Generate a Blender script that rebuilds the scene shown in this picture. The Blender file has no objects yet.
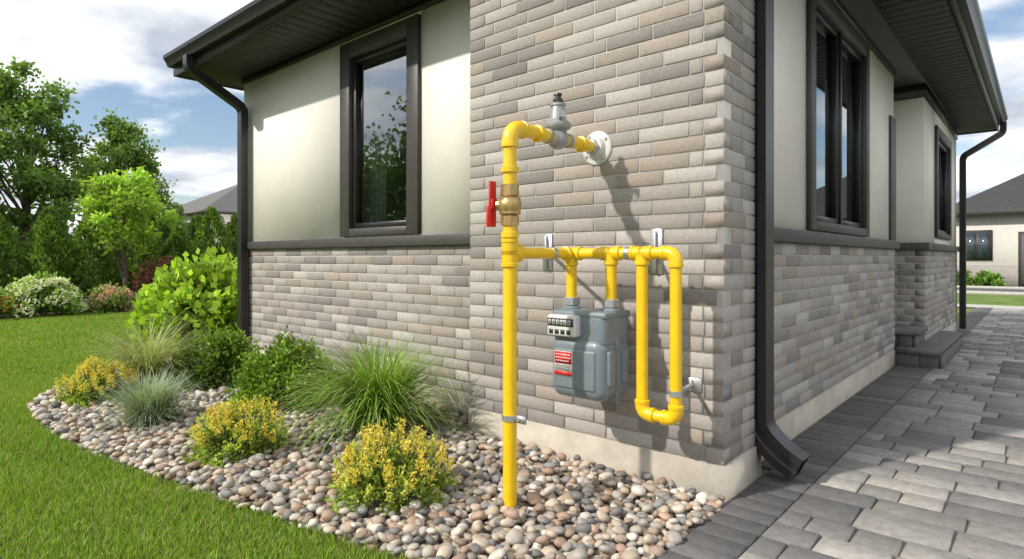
import bpy, bmesh, math, random
import numpy as np
from mathutils import Vector, Matrix
random.seed(7); rng=np.random.default_rng(7)
S=bpy.context.scene
COL=S.collection

# ---------------------------------------------------------------- materials
def newmat(name):
    m=bpy.data.materials.new(name); m.use_nodes=True
    nt=m.node_tree; b=nt.nodes['Principled BSDF']
    return m,nt,b
def N(nt,t,**k):
    n=nt.nodes.new(t)
    for a,v in k.items(): setattr(n,a,v)
    return n
def surf(name,col,rough=.6,metal=0,var=.15,vscale=6,bump=.1,bscale=60,bdist=.01,tint=False,spec=.5,stain=0,coat=0):
    m,nt,b=newmat(name); L=nt.links
    tc=N(nt,'ShaderNodeTexCoord')
    n1=N(nt,'ShaderNodeTexNoise'); n1.inputs['Scale'].default_value=vscale; n1.inputs['Detail'].default_value=5; n1.inputs['Roughness'].default_value=.65
    L.new(tc.outputs['Object'],n1.inputs['Vector'])
    mr=N(nt,'ShaderNodeMapRange'); mr.inputs['From Min'].default_value=.3; mr.inputs['From Max'].default_value=.7
    mr.inputs['To Min'].default_value=1-var; mr.inputs['To Max'].default_value=1+var
    L.new(n1.outputs['Fac'],mr.inputs['Value'])
    mx=N(nt,'ShaderNodeVectorMath',operation='SCALE')
    if tint:
        at=N(nt,'ShaderNodeAttribute'); at.attribute_name='tint'
        L.new(at.outputs['Color'],mx.inputs[0])
    else: mx.inputs[0].default_value=col[:3]
    L.new(mr.outputs['Result'],mx.inputs['Scale'])
    out=mx.outputs[0]
    if stain:
        n3=N(nt,'ShaderNodeTexNoise'); n3.inputs['Scale'].default_value=.9; n3.inputs['Detail'].default_value=4
        L.new(tc.outputs['Object'],n3.inputs['Vector'])
        m3=N(nt,'ShaderNodeMapRange'); m3.inputs['From Min'].default_value=.3; m3.inputs['From Max'].default_value=.7
        m3.inputs['To Min'].default_value=1-stain; m3.inputs['To Max'].default_value=1+stain*.5
        L.new(n3.outputs['Fac'],m3.inputs['Value'])
        x3=N(nt,'ShaderNodeVectorMath',operation='SCALE'); L.new(out,x3.inputs[0]); L.new(m3.outputs['Result'],x3.inputs['Scale']); out=x3.outputs[0]
    L.new(out,b.inputs['Base Color'])
    b.inputs['Roughness'].default_value=rough; b.inputs['Metallic'].default_value=metal
    b.inputs['Specular IOR Level'].default_value=spec
    if coat: b.inputs['Coat Weight'].default_value=coat; b.inputs['Coat Roughness'].default_value=.12
    if bump:
        n2=N(nt,'ShaderNodeTexNoise'); n2.inputs['Scale'].default_value=bscale; n2.inputs['Detail'].default_value=3
        L.new(tc.outputs['Object'],n2.inputs['Vector'])
        bp=N(nt,'ShaderNodeBump'); bp.inputs['Strength'].default_value=bump; bp.inputs['Distance'].default_value=bdist
        L.new(n2.outputs['Fac'],bp.inputs['Height']); L.new(bp.outputs[0],b.inputs['Normal'])
    return m
def leafmat(name,trans=.35,rough=.55):
    m,nt,b=newmat(name); L=nt.links
    at=N(nt,'ShaderNodeAttribute'); at.attribute_name='tint'
    L.new(at.outputs['Color'],b.inputs['Base Color']); b.inputs['Roughness'].default_value=rough
    b.inputs['Specular IOR Level'].default_value=.3
    tr=N(nt,'ShaderNodeBsdfTranslucent'); 
    sc=N(nt,'ShaderNodeVectorMath',operation='MULTIPLY'); sc.inputs[1].default_value=(1.5,1.6,.6)
    L.new(at.outputs['Color'],sc.inputs[0]); L.new(sc.outputs[0],tr.inputs['Color'])
    mx=N(nt,'ShaderNodeMixShader'); mx.inputs[0].default_value=trans
    L.new(b.outputs[0],mx.inputs[1]); L.new(tr.outputs[0],mx.inputs[2])
    L.new(mx.outputs[0],nt.nodes['Material Output'].inputs['Surface'])
    return m
M={}
M['brick']=surf('brick_mat',None,.9,tint=True,var=.15,vscale=55,bump=.6,bscale=150,bdist=.005,stain=.05,spec=.3)
M['mortar']=surf('mortar',(.53,.50,.465),.95,var=.10,vscale=20,bump=.4,bscale=200,bdist=.004)
M['stucco']=surf('stucco',(.88,.835,.765),.92,var=.025,vscale=5,bump=.4,bscale=120,bdist=.006,stain=.05)
M['concrete']=surf('foundation_concrete',(.52,.465,.39),.9,var=.14,vscale=7,bump=.35,bscale=70,bdist=.006,stain=.16)
M['trim']=surf('dark_trim',(.062,.057,.053),.5,var=.12,vscale=14,bump=.1,bscale=90,bdist=.003)
M['black']=surf('black_aluminium',(.020,.019,.019),.34,var=.15,vscale=9,bump=.04,bscale=30)
M['soffit']=surf('soffit_mat',(.032,.027,.023),.6,var=.2,vscale=5,bump=.1)
M['shingle']=surf('shingle',(.06,.058,.057),.9,var=.35,vscale=18,bump=.5,bscale=60)
M['yellow']=surf('yellow_gas_paint',(.88,.56,.008),.33,var=.07,vscale=16,bump=.14,bscale=55,bdist=.004,coat=.45,stain=.05)
M['galv']=surf('galvanised_steel',(.52,.53,.54),.38,metal=.75,var=.22,vscale=45,bump=.1,bscale=120)
M['cast']=surf('cast_grey',(.36,.38,.39),.45,metal=.35,var=.15,vscale=30,bump=.25,bscale=150,bdist=.003)
M['meter']=surf('meter_grey_paint',(.185,.228,.255),.36,var=.10,vscale=12,bump=.2,bscale=180,bdist=.002,stain=.08,coat=.25)
M['white']=surf('meter_white',(.62,.62,.60),.4,var=.05,bump=0)
M['dark']=surf('dial_dark',(.03,.03,.03),.3,var=.05,bump=0)
M['red']=surf('red_label',(.60,.02,.018),.4,var=.06,bump=0)
M['brass']=surf('brass',(.50,.35,.15),.38,metal=.7,var=.2,vscale=40,bump=.2,bscale=150,bdist=.003)
M['paver']=surf('paver_mat',None,.85,tint=True,var=.20,vscale=22,bump=.55,bscale=110,bdist=.006,stain=.20)
M['sand']=surf('joint_sand',(.13,.12,.105),.95,var=.3,vscale=30,bump=.4)
M['soil']=surf('soil',(.12,.10,.085),.95,var=.4,vscale=20,bump=.8)
M['mulch']=surf('mulch',(.06,.038,.026),.95,var=.5,vscale=12,bump=1,bscale=30,bdist=.05)
M['pebble']=surf('pebble_mat',None,.6,tint=True,var=.2,vscale=35,bump=.25,bscale=140,bdist=.004)
M['grassground']=surf('ground_grass',(.125,.20,.030),.95,var=.35,vscale=2.2,bump=.8,bscale=40,bdist=.03,stain=.2)
M['road']=surf('asphalt',(.10,.10,.102),.9,var=.2,vscale=9,bump=.3)
M['walk']=surf('sidewalk_concrete',(.45,.43,.40),.9,var=.12,vscale=6,bump=.2)
M['stone']=surf('step_stone',(.15,.14,.135),.8,var=.25,vscale=14,bump=.5,bscale=60,bdist=.01)
M['bark']=surf('bark',(.11,.085,.06),.95,var=.4,vscale=14,bump=.9,bscale=30,bdist=.03)
M['curtain']=surf('curtain',(.55,.54,.52),.9,var=.06,bump=.1)
M['floor']=surf('interior_floor',(.16,.11,.07),.6,var=.2)
M['nstucco']=surf('neighbour_siding',(.60,.57,.52),.9,var=.06,bump=.1)
M['nbrick']=surf('neighbour_brick',(.33,.30,.28),.9,var=.25,vscale=20,bump=.2)
M['nroof']=surf('neighbour_roof',(.13,.125,.12),.9,var=.3,vscale=8,bump=.4)
M['nroof2']=surf('neighbour_roof_dark',(.045,.045,.048),.9,var=.3,vscale=8,bump=.4)
M['ngar']=surf('neighbour_garage',(.12,.12,.12),.6,var=.1,bump=0)
M['leaf']=leafmat('leaf'); M['blade']=leafmat('grass_blade',.3,.6); M['flower']=leafmat('flower',.25,.7)
# glass
m,nt,b=newmat('window_glass'); L=nt.links
tr=N(nt,'ShaderNodeBsdfTransparent'); tr.inputs[0].default_value=(.55,.6,.62,1)
gl=N(nt,'ShaderNodeBsdfGlossy'); gl.inputs['Roughness'].default_value=.015; gl.inputs['Color'].default_value=(.85,.9,.92,1)
lw=N(nt,'ShaderNodeLayerWeight'); lw.inputs['Blend'].default_value=.35
mr=N(nt,'ShaderNodeMapRange'); mr.inputs['To Min'].default_value=.30; mr.inputs['To Max'].default_value=.95
L.new(lw.outputs['Fresnel'],mr.inputs['Value'])
mx=N(nt,'ShaderNodeMixShader'); L.new(mr.outputs[0],mx.inputs[0]); L.new(tr.outputs[0],mx.inputs[1]); L.new(gl.outputs[0],mx.inputs[2])
L.new(mx.outputs[0],nt.nodes['Material Output'].inputs['Surface']); M['glass']=m

# ---------------------------------------------------------------- mesh helpers
def empty(name,loc=(0,0,0)):
    o=bpy.data.objects.new(name,None); o.location=loc; o.empty_display_size=.2; COL.objects.link(o); return o
def link(me,name,mat,parent=None,smooth=False):
    o=bpy.data.objects.new(name,me); COL.objects.link(o)
    if mat: me.materials.append(mat)
    if smooth: me.polygons.foreach_set('use_smooth',[True]*len(me.polygons))
    if parent:
        o.parent=parent; o.matrix_parent_inverse=Matrix.Translation(parent.location).inverted()
    return o
def fast(name,V,F,mat,tint=None,parent=None,smooth=False):
    V=np.asarray(V,dtype=np.float32); F=np.asarray(F,dtype=np.int32)
    me=bpy.data.meshes.new(name); me.vertices.add(len(V)); me.vertices.foreach_set('co',V.ravel())
    k=F.shape[1]; me.loops.add(F.size); me.loops.foreach_set('vertex_index',F.ravel())
    me.polygons.add(len(F)); me.polygons.foreach_set('loop_start',np.arange(0,F.size,k,dtype=np.int32))
    me.polygons.foreach_set('loop_total',np.full(len(F),k,dtype=np.int32))
    me.update(calc_edges=True)
    if tint is not None:
        a=me.color_attributes.new('tint','FLOAT_COLOR','POINT')
        c=np.ones((len(V),4),dtype=np.float32); c[:,:3]=tint; a.data.foreach_set('color',c.ravel())
    return link(me,name,mat,parent,smooth)
class MB:
    def __init__(s): s.v=[]; s.f=[]; s.t=[]
    def cbox(s,o,u,v,n,lu,lv,ln,b=.003,tint=(1,1,1)):
        o=np.array(o,float);u=np.array(u,float);v=np.array(v,float);n=np.array(n,float); i=len(s.v)
        for c,ins in ((0,0),(ln-b,0),(ln,b)):
            for (x,y) in ((ins,ins),(lu-ins,ins),(lu-ins,lv-ins),(ins,lv-ins)):
                s.v.append(o+u*x+v*y+n*c); s.t.append(tint)
        flip=np.dot(np.cross(u,v),n)<0
        fs=[(3,2,1,0),(8,9,10,11)]
        for a in range(4):
            c=(a+1)%4
            fs.append((a,c,c+4,a+4)); fs.append((a+4,c+4,c+8,a+8))
        for f in fs:
            f=tuple(i+x for x in f); s.f.append(f[::-1] if flip else f)
    def box(s,x0,x1,y0,y1,z0,z1,tint=(1,1,1)):
        i=len(s.v)
        for z in (z0,z1):
            for (x,y) in ((x0,y0),(x1,y0),(x1,y1),(x0,y1)): s.v.append(np.array((x,y,z),float)); s.t.append(tint)
        for f in ((3,2,1,0),(4,5,6,7),(0,1,5,4),(1,2,6,5),(2,3,7,6),(3,0,4,7)): s.f.append(tuple(i+x for x in f))
    def obj(s,name,mat,parent=None,bevel=0,seg=2,smooth=False):
        o=fast(name,s.v,s.f,mat,np.array(s.t),parent,smooth)
        if bevel:
            md=o.modifiers.new('bevel','BEVEL'); md.width=bevel; md.segments=seg; md.limit_method='ANGLE'
        return o
def box(name,x0,x1,y0,y1,z0,z1,mat,parent=None,bevel=0,seg=2,smooth=False):
    b=MB(); b.box(x0,x1,y0,y1,z0,z1); return b.obj(name,mat,parent,bevel,seg,smooth)
def poly(name,pts,z,mat,parent=None):
    me=bpy.data.meshes.new(name); me.from_pydata([(p[0],p[1],z) for p in pts],[],[tuple(range(len(pts)))]); me.update()
    return link(me,name,mat,parent)
def frame_of(d):
    d=d/np.linalg.norm(d); a=np.array((0,0,1.)) if abs(d[2])<.9 else np.array((1.,0,0))
    u=np.cross(a,d); u/=np.linalg.norm(u); return u,np.cross(d,u)
class TB:  # tubes / lathes
    def __init__(s): s.v=[]; s.f=[]; s.t=[]
    def rings(s,pts,rad,seg=20,cap=True):
        pts=[np.array(p,float) for p in pts]; n=len(pts); base=len(s.v); u=None
        for i,p in enumerate(pts):
            a=pts[max(0,i-1)]; c=pts[min(n-1,i+1)]; d=c-a
            if np.linalg.norm(d)<1e-9: d=s.last
            d=d/np.linalg.norm(d); s.last=d
            if u is None: u,w=frame_of(d)
            else:
                u=u-d*np.dot(u,d); u/=np.linalg.norm(u); w=np.cross(d,u)
            for k in range(seg):
                t=2*math.pi*k/seg; s.v.append(p+rad[i]*(math.cos(t)*u+math.sin(t)*w))
        for i in range(n-1):
            for k in range(seg):
                a=base+i*seg+k; b=base+i*seg+(k+1)%seg
                s.f.append((a,b,b+seg,a+seg))
        if cap:
            for (i,rev) in ((0,True),(n-1,False)):
                c=len(s.v); s.v.append(pts[i]); 
                for k in range(seg):
                    a=base+i*seg+k; b=base+i*seg+(k+1)%seg
                    s.f.append((b,a,c,c) if rev else (a,b,c,c))
    def lathe(s,p,d,prof,seg=24):
        p=np.array(p,float); d=np.array(d,float)/np.linalg.norm(d); u,w=frame_of(d); base=len(s.v)
        for (h,r) in prof:
            for k in range(seg):
                t=2*math.pi*k/seg; s.v.append(p+d*h+r*(math.cos(t)*u+math.sin(t)*w))
        for i in range(len(prof)-1):
            for k in range(seg):
                a=base+i*seg+k; b=base+i*seg+(k+1)%seg; s.f.append((a,b,b+seg,a+seg))
        for (i,rev) in ((0,True),(len(prof)-1,False)):
            c=len(s.v); s.v.append(p+d*prof[i][0])
            for k in range(seg):
                a=base+i*seg+k; b=base+i*seg+(k+1)%seg
                s.f.append((b,a,c,c) if rev else (a,b,c,c))
    def path(s,pts,r,fil=.06,seg=20,n=8):
        pts=[np.array(p,float) for p in pts]; out=[pts[0]]
        for i in range(1,len(pts)-1):
            a,p,c=pts[i-1],pts[i],pts[i+1]; d1=(a-p)/np.linalg.norm(a-p); d2=(c-p)/np.linalg.norm(c-p)
            for k in range(n+1):
                t=k/n; q=(1-t)**2*(p+d1*fil)+2*t*(1-t)*p+t*t*(p+d2*fil); out.append(q)
        out.append(pts[-1]); s.rings(out,[r]*len(out),seg)
    def obj(s,name,mat,parent=None,angle=35):
        me=bpy.data.meshes.new(name)
        fs=[f if f[2]!=f[3] else f[:3] for f in s.f]
        me.from_pydata([tuple(v) for v in s.v],[],fs); me.update()
        bm=bmesh.new(); bm.from_mesh(me); bmesh.ops.recalc_face_normals(bm,faces=bm.faces)
        for e in bm.edges:
            if len(e.link_faces)==2 and e.calc_face_angle(0)>math.radians(angle): e.smooth=False
        for f in bm.faces: f.smooth=True
        bm.to_mesh(me); bm.free()
        return link(me,name,mat,parent)

# ---------------------------------------------------------------- brick work
RH=.078; BL=.29
def btint():
    r=random.random()
    base=np.array((.375,.342,.318))*random.uniform(.88,1.10)
    if r<.17: base=np.array((.27,.247,.232))*random.uniform(.88,1.1)
    elif r<.34: base=np.array((.365,.31,.27))*random.uniform(.9,1.08)
    elif r>.86: base=np.array((.46,.43,.40))*random.uniform(.94,1.05)
    return tuple(base)
def bricks(mb,o,u,Lfun,z0,z1,n,depth=.1,seed=0):
    o=np.array(o,float); u=np.array(u,float); n=np.array(n,float); rows=int((z1-z0)/RH+1e-6)
    rh=(z1-z0)/rows
    for k in range(rows):
        s0,s1=Lfun(k); x=s0-(BL*.5 if (k+seed)%2 else BL*(.0 if (k//2)%2 else .22)); z=z0+k*rh+.0045
        while x<s1-.02:
            a=max(x,s0); c=min(x+BL-.009,s1)
            if c-a>.03:
                pr=random.uniform(-.0010,.0014)
                j=random.uniform(-.0008,.0008)
                mb.cbox(o+u*a+np.array((0,0,z+j))-n*depth,u,(0,0,1),n,c-a,rh-.009,depth+pr,.0018,btint())
            x+=BL

house=empty('brick_house',(0,0,0))
XL=-5.86; YB=.3; XR=-.08; BX=-1.769; ZF=.18; ZS0=1.30; ZS1=1.385; ZT=3.3
mb=MB()
full=lambda a,b:(lambda k:(a,b))
bricks(mb,(BX,0,0),(1,0,0),lambda k:(0,-BX-(0 if k%2==0 else .11)),ZF,ZT,(0,-1,0))
bricks(mb,(0,0,0),(0,1,0),lambda k:(.11 if k%2==0 else 0,.42),ZF,ZT,(1,0,0),seed=1)
bricks(mb,(BX,0,0),(0,1,0),full(.11,YB),ZF,ZT,(-1,0,0))
bricks(mb,(XL,YB,0),(1,0,0),full(0,BX-XL),ZF,ZS0,(0,-1,0))
bricks(mb,(XR,0,0),(0,1,0),full(.42,5.0),ZF,ZS0,(1,0,0))
bricks(mb,(-1.2,5.82,0),(1,0,0),lambda k:(0,1.3-(0 if k%2==0 else .11)),ZF,ZS0,(0,-1,0))
bricks(mb,(.1,5.82,0),(0,1,0),lambda k:(.11 if k%2==0 else 0,3.54),ZF,ZS0,(1,0,0),seed=1)
mb.obj('brickwork',M['brick'],house)
mb=MB(); e=.006
mb.box(BX+e,-e,e,.42,ZF,ZT)
mb.box(XL,BX+e+.001,YB+e,YB+.25,ZF,ZS0)
mb.box(XR-.25,XR-e,.421,5.0-e,ZF,ZS0)
mb.box(-1.2,.1-e,5.82+e,9.36,ZF,ZS0)
mb.obj('mortar_core',M['mortar'],house)
mb=MB()
g=.008
mb.box(BX-g,g,-g,.5,-.2,ZF-.002)
mb.box(XL-g,BX-g-.001,YB-g,9.3,-.2,ZF-.003)
mb.box(BX,XR+g,.501,5.0,-.2,ZF-.004)
mb.box(-1.2,.1+g,5.82-g,9.37,-.2,ZF-.002)
mb.box(XL+.3,-.3,.6,9.3,ZF,.2)
mb.obj('foundation',M['concrete'],house)
WL=(-3.80,-2.66,1.40,3.20); WR=(1.69,3.59,1.40,3.20); W2=(6.75,8.35,1.47,2.95)
st=MB(); q=.012
def wallx(y,x0,x1,w,t=.22):
    if w:
        a,b,c,d=w; st.box(x0,a,y,y+t,ZS1-.02,ZT); st.box(b,x1,y,y+t,ZS1-.02,ZT); st.box(a,b,y,y+t,ZS1-.02,c); st.box(a,b,y,y+t,d,ZT)
    else: st.box(x0,x1,y,y+t,ZS1-.02,ZT)
def wally(x,y0,y1,w,t=.22):
    if w:
        a,b,c,d=w; st.box(x-t,x,y0,a,ZS1-.02,ZT); st.box(x-t,x,b,y1,ZS1-.02,ZT); st.box(x-t,x,a,b,ZS1-.02,c); st.box(x-t,x,a,b,d,ZT)
    else: st.box(x-t,x,y0,y1,ZS1-.02,ZT)
wallx(YB+q,XL,BX+.005,WL); wally(XR-q,.421,5.0,WR)
wallx(5.82+q,-1.2,.1-q-.001,None,.2); wally(.1-q,5.82+q+.2,9.36,W2)
st.box(XL,XL+.22,YB+q+.221,9.36,ZF,ZT); st.box(XL+.221,-.2,9.14,9.36,ZF,ZT)
st.box(-1.2,-1.0,5.001,5.819,.2,ZT); st.box(-1.2,-.301,4.8,4.999,ZF,ZT-.002)
st.obj('stucco_walls',M['stucco'],house)
sb=MB()
def band(x0,x1,y0,y1): sb.box(x0,x1,y0,y1,ZS0,ZS1)
band(XL-.04,BX-.001,YB-.045,YB+.24); band(XR-.2,XR+.045,.4205,5.03)
band(-1.2,.1+.045,5.82-.045,6.1); band(.0,.1+.045,6.101,9.4)
sb.obj('sill_band',M['trim'],house,.006,2)
def window(name,o,u,n,w,h,muls,trim=.11):
    o=np.array(o,float);u=np.array(u,float);n=np.array(n,float);z=np.array((0,0,1.))
    wo=empty(name); wo.parent=house
    f=MB()
    def bar(a,b,c,d,back,front,bev=.004): f.cbox(o+u*a+z*c+n*back,u,z,n,b-a,d-c,front-back,bev)
    bar(0,trim,0,h,-.06,.035); bar(w-trim,w,0,h,-.06,.035); bar(trim,w-trim,h-trim,h,-.06,.034); bar(trim,w-trim,0,.07,-.06,.036)
    f.obj('trim',M['trim'],wo)
    f=MB(); g=MB(); edges=[trim]+muls+[w-trim]
    for i in range(len(edges)-1):
        a,b=edges[i],edges[i+1]
        if i>0: a+=.022
        if i<len(edges)-2: b-=.022
        c,d=.072,h-trim-.002; sw=.05
        bar(a+.002,a+sw,c,d,-.08,-.005,.006); bar(b-sw,b-.002,c,d,-.08,-.005,.006); bar(a+sw,b-sw,c,c+sw,-.08,-.006,.006); bar(a+sw,b-sw,d-sw,d,-.08,-.006,.006)
        g.cbox(o+u*(a+sw)+z*(c+sw)+n*(-.05),u,z,n,b-a-2*sw,d-c-2*sw,.001,.0001)
    for mm in muls: bar(mm-.021,mm+.021,.072,h-trim-.002,-.08,.012)
    f.obj('sash',M['black'],wo)
    V=[];F=[]
    for i in range(0,len(g.v),12):
        k=len(V); V+= [g.v[i+8],g.v[i+9],g.v[i+10],g.v[i+11]]; F.append((k,k+1,k+2,k+3))
    fast('glass_pane',V,F,M['glass'],None,wo)
    V=[];F=[]; nn=40
    for (c0,c1) in ((trim,trim+w*.24),(w-trim-w*.10,w-trim)):
        k0=len(V)
        for i in range(nn+1):
            t=i/nn; p=o+u*(c0+(c1-c0)*t)+n*(-.20+.025*math.sin(t*28))
            V+=[p,p+z*(h-.05)]
        for i in range(nn): a=k0+2*i; F.append((a,a+2,a+3,a+1))
    fast('curtain',V,F,M['curtain'],None,wo,True)
    return wo
window('window',(WL[0],YB+q,WL[2]),(1,0,0),(0,-1,0),WL[1]-WL[0],WL[3]-WL[2],[],.15)
window('window',(XR-q,WR[0],WR[2]),(0,1,0),(1,0,0),WR[1]-WR[0],WR[3]-WR[2],[.95],.13)
window('window',(.1-q,W2[0],W2[2]),(0,1,0),(1,0,0),W2[1]-W2[0],W2[3]-W2[2],[],.12)
box('interior_floor',XL+.25,-.33,.7,9.1,.201,.22,M['floor'],house)
box('corner_board',XR-.2,XR+.012,4.72,5.012,ZS1+.001,2.75,M['trim'],house,.004)
box('front_door',-.999,-.96,5.05,5.77,.38,2.5,M['black'],house,.005)
stp=empty('porch_step'); stp.parent=house
mb=MB()
for (x1,y0,y1,z0,z1) in ((.36,5.0,7.2,0,.145),(.10,5.15,5.80,.20,.335)):
    x=XR+.01
    mb.box(XR-.5 if z0>0 else XR+.012,x1-.02,y0+.02,y1-.02 ,z0-.02,z1)
    yy=y0+.0
    while yy<y1-.05:
        l=min(random.uniform(.2,.34),y1-yy); mb.cbox((x1-.03,yy,z0),(0,1,0),(0,0,1),(1,0,0),l-.006,z1-z0,.03,.006); yy+=l
    xx=x
    while xx<x1-.05:
        l=min(random.uniform(.2,.3),x1-.03-xx); mb.cbox((xx,y0+.03,z0),(1,0,0),(0,0,1),(0,-1,0),l-.006,z1-z0,.03,.006); xx+=l
mb.obj('risers',M['stone'],stp)
mb=MB()
mb.cbox((XR+.012,4.96,.146),(1,0,0),(0,1,0),(0,0,1),.41,2.3,.055,.008)
mb.cbox((-.99,5.11,.336),(1,0,0),(0,1,0),(0,0,1),1.12,.70,.05,.008)
mb.obj('treads',M['stone'],stp)
EX0,EX1,EY0,EY1=-6.28,.60,-.28,9.75
box('soffit',EX0,EX1,EY0,EY1,ZT+.001,ZT+.03,M['soffit'],house)
mb=MB()
y=EY0+.03
while y<EY1-.1: mb.cbox((.13,y,ZT+.0005),(0,1,0),(1,0,0),(0,0,-1),.142,.45,.008,.004); y+=.15
x=EX0+.03
while x<-.4: mb.cbox((x,EY0+.02,ZT+.0005),(1,0,0),(0,1,0),(0,0,-1),.142,.25 if x>BX-.15 else .55,.008,.004); x+=.15
mb.obj('soffit_boards',M['soffit'],house)
mb=MB()
mb.box(EX0-.02,EX1+.02,EY0-.02,EY0,ZT-.02,ZT+.21); mb.box(EX0-.02,EX1+.02,EY1,EY1+.02,ZT-.02,ZT+.21)
mb.box(EX0-.021,EX0,EY0,EY1,ZT-.02,ZT+.21); mb.box(EX1,EX1+.021,EY0,EY1,ZT-.02,ZT+.21)
mb.box(XL-.02,BX-.01,YB-.012,YB+.011,ZT-.07,ZT); mb.box(XR-.013,XR+.012,.425,5.0,ZT-.07,ZT); mb.box(.089,.112,5.83,9.36,ZT-.16,ZT)
mb.box(-1.2,.112,5.80,5.829,ZT-.16,ZT)
mb.obj('fascia',M['black'],house)
prof=[(0,0),(.06,0),(.072,.03),(.085,.055),(.105,.085),(.11,.12),(.10,.12),(.095,.095),(.012,.095),(0,.12)]
def gutter(name,p0,p1,out):
    p0=np.array(p0,float);p1=np.array(p1,float);out=np.array(out,float);V=[];n=len(prof)
    for p in (p0,p1):
        for (a,b) in prof: V.append(p+out*a+np.array((0,0,b)))
    F=[(i,(i+1)%n,(i+1)%n+n,i+n) for i in range(n)]
    me=bpy.data.meshes.new(name); me.from_pydata([tuple(v) for v in V],[],F+[tuple(range(n)),tuple(range(2*n-1,n-1,-1))]); me.update()
    bm=bmesh.new();bm.from_mesh(me);bmesh.ops.recalc_face_normals(bm,faces=bm.faces);bm.to_mesh(me);bm.free()
    return link(me,name,M['black'],house)
gutter('gutter',(EX0-.02,EY0-.021,ZT+.07),(EX1+.02,EY0-.021,ZT+.07),(0,-1,0))
gutter('gutter',(EX1+.022,EY0-.02,ZT+.07),(EX1+.022,EY1+.02,ZT+.07),(1,0,0))
a,b,c,d=EX0-.08,EX1+.08,EY0-.08,EY1+.08; hw=(b-a)/2; zr=ZT+.215; zp=zr+hw*.5; cx=(a+b)/2
me=bpy.data.meshes.new('roof'); me.from_pydata([(a,c,zr),(b,c,zr),(b,d,zr),(a,d,zr),(cx,c+hw,zp),(cx,d-hw,zp)],[],[(0,1,4),(1,2,5,4),(2,3,5),(3,0,4,5),(3,2,1,0)]); me.update()
link(me,'roof',M['shingle'],house)
def rect_sweep(name,pts,ax,w,dp,parent):
    ax=np.array(ax,float); pts=[np.array(p,float) for p in pts]
    out=[pts[0]]
    for i in range(1,len(pts)-1):
        a,p,c=pts[i-1],pts[i],pts[i+1];d1=(a-p)/np.linalg.norm(a-p);d2=(c-p)/np.linalg.norm(c-p);f=.07
        for k in range(7):
            t=k/6; out.append((1-t)**2*(p+d1*f)+2*t*(1-t)*p+t*t*(p+d2*f))
    out.append(pts[-1])
    pr=[]
    for (s,t) in [(-1,-1),(-.5,-1),(-.42,-.86),(-.30,-.86),(-.22,-1),(.22,-1),(.30,-.86),(.42,-.86),(.5,-1),(1,-1),(1,-.3),(.88,-.2),(.88,.2),(1,.3),(1,1),(-1,1),(-1,.3),(-.88,.2),(-.88,-.2),(-1,-.3)]:
        pr.append((s*w/2,t*dp/2))
    V=[];n=len(pr)
    for i,p in enumerate(out):
        d=out[min(i+1,len(out)-1)]-out[max(0,i-1)]; d/=np.linalg.norm(d); sd=np.cross(d,ax); sd/=np.linalg.norm(sd)
        for (s,t) in pr: V.append(p+ax*s+sd*t)
    F=[(i*n+k,i*n+(k+1)%n,(i+1)*n+(k+1)%n,(i+1)*n+k) for i in range(len(out)-1) for k in range(n)]
    me=bpy.data.meshes.new(name); me.from_pydata([tuple(v) for v in V],[],F); me.update()
    bm=bmesh.new();bm.from_mesh(me);bmesh.ops.recalc_face_normals(bm,faces=bm.faces)
    bm.to_mesh(me);bm.free()
    o=link(me,name,M['black'],parent); return o
DX=-.012
rect_sweep('downspout',[(EX1+.08,.49,ZT+.08),(EX1+.08,.49,ZT-.08),(DX+.005,.49,ZT-.45),(DX+.005,.49,.27),(.11,.49,.15),(.215,.49,.095)],(0,1,0),.13,.128,house)
rect_sweep('downspout',[(-5.72,EY0-.07,ZT+.08),(-5.72,EY0-.07,ZT-.06),(-5.72,YB-.065,ZT-.38),(-5.72,YB-.065,.05)],(1,0,0),.10,.085,house)
rect_sweep('downspout',[(EX1+.08,9.6,ZT+.08),(EX1+.08,9.6,ZT-.08),(.18,9.3,ZT-.45),(.18,9.3,.05)],(0,1,0),.10,.085,house)

# ---------------------------------------------------------------- gas installation
PX,PY,PZ=-.735,-.75,1.826; MZ=1.224; MY=-.25; X2=-.486; X3=-.308; X4=-.129; UB=.435
R=.0335; r=.0285
gp=empty('gas_pipe',(PX,PY,0))
t=TB()
t.path([(PX,PY,-.1),(PX,PY,PZ),(PX,.03,PZ)],R,.075)
t.path([(PX,PY,MZ),(PX,MY,MZ),(X4,MY,MZ),(X4,MY,UB),(X3,MY,UB),(X3,MY,MZ)],r,.05)
t.rings([(PX,MY,MZ),(PX,MY,.97)],[r,r]); t.rings([(X2,MY,MZ),(X2,MY,.97)],[r,r])
t.obj('pipe_run',M['yellow'],gp)
t=TB()
def bead(p,d,rr,L=.02): t.lathe(np.array(p,float)-np.array(d,float)*L/2,d,[(0,rr*1.1),(.003,rr*1.30),(L-.003,rr*1.30),(L,rr*1.1)])
def elbow(p,d1,d2,rr,L=.085,fil=.07):
    p=np.array(p,float);d1=np.array(d1,float);d2=np.array(d2,float)
    t.path([p+d1*L,p,p+d2*L],rr*1.2,fil); bead(p+d1*L,d1,rr); bead(p+d2*L,d2,rr)
def tee(p,dirs,rr,L=.058):
    for d in dirs:
        d=np.array(d,float); t.lathe(p,d,[(-rr*.3,rr*1.18),(L,rr*1.18)]); bead(np.array(p)+d*L,d,rr)
elbow((PX,PY,PZ),(0,0,-1),(0,1,0),R,.09,.08)
tee((PX,PY,MZ),[(0,0,1),(0,0,-1),(0,1,0)],R)
tee((PX,MY,MZ),[(0,-1,0),(0,0,-1),(1,0,0)],r,.055)
tee((X2,MY,MZ),[(-1,0,0),(1,0,0),(0,0,-1)],r,.05)
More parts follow.
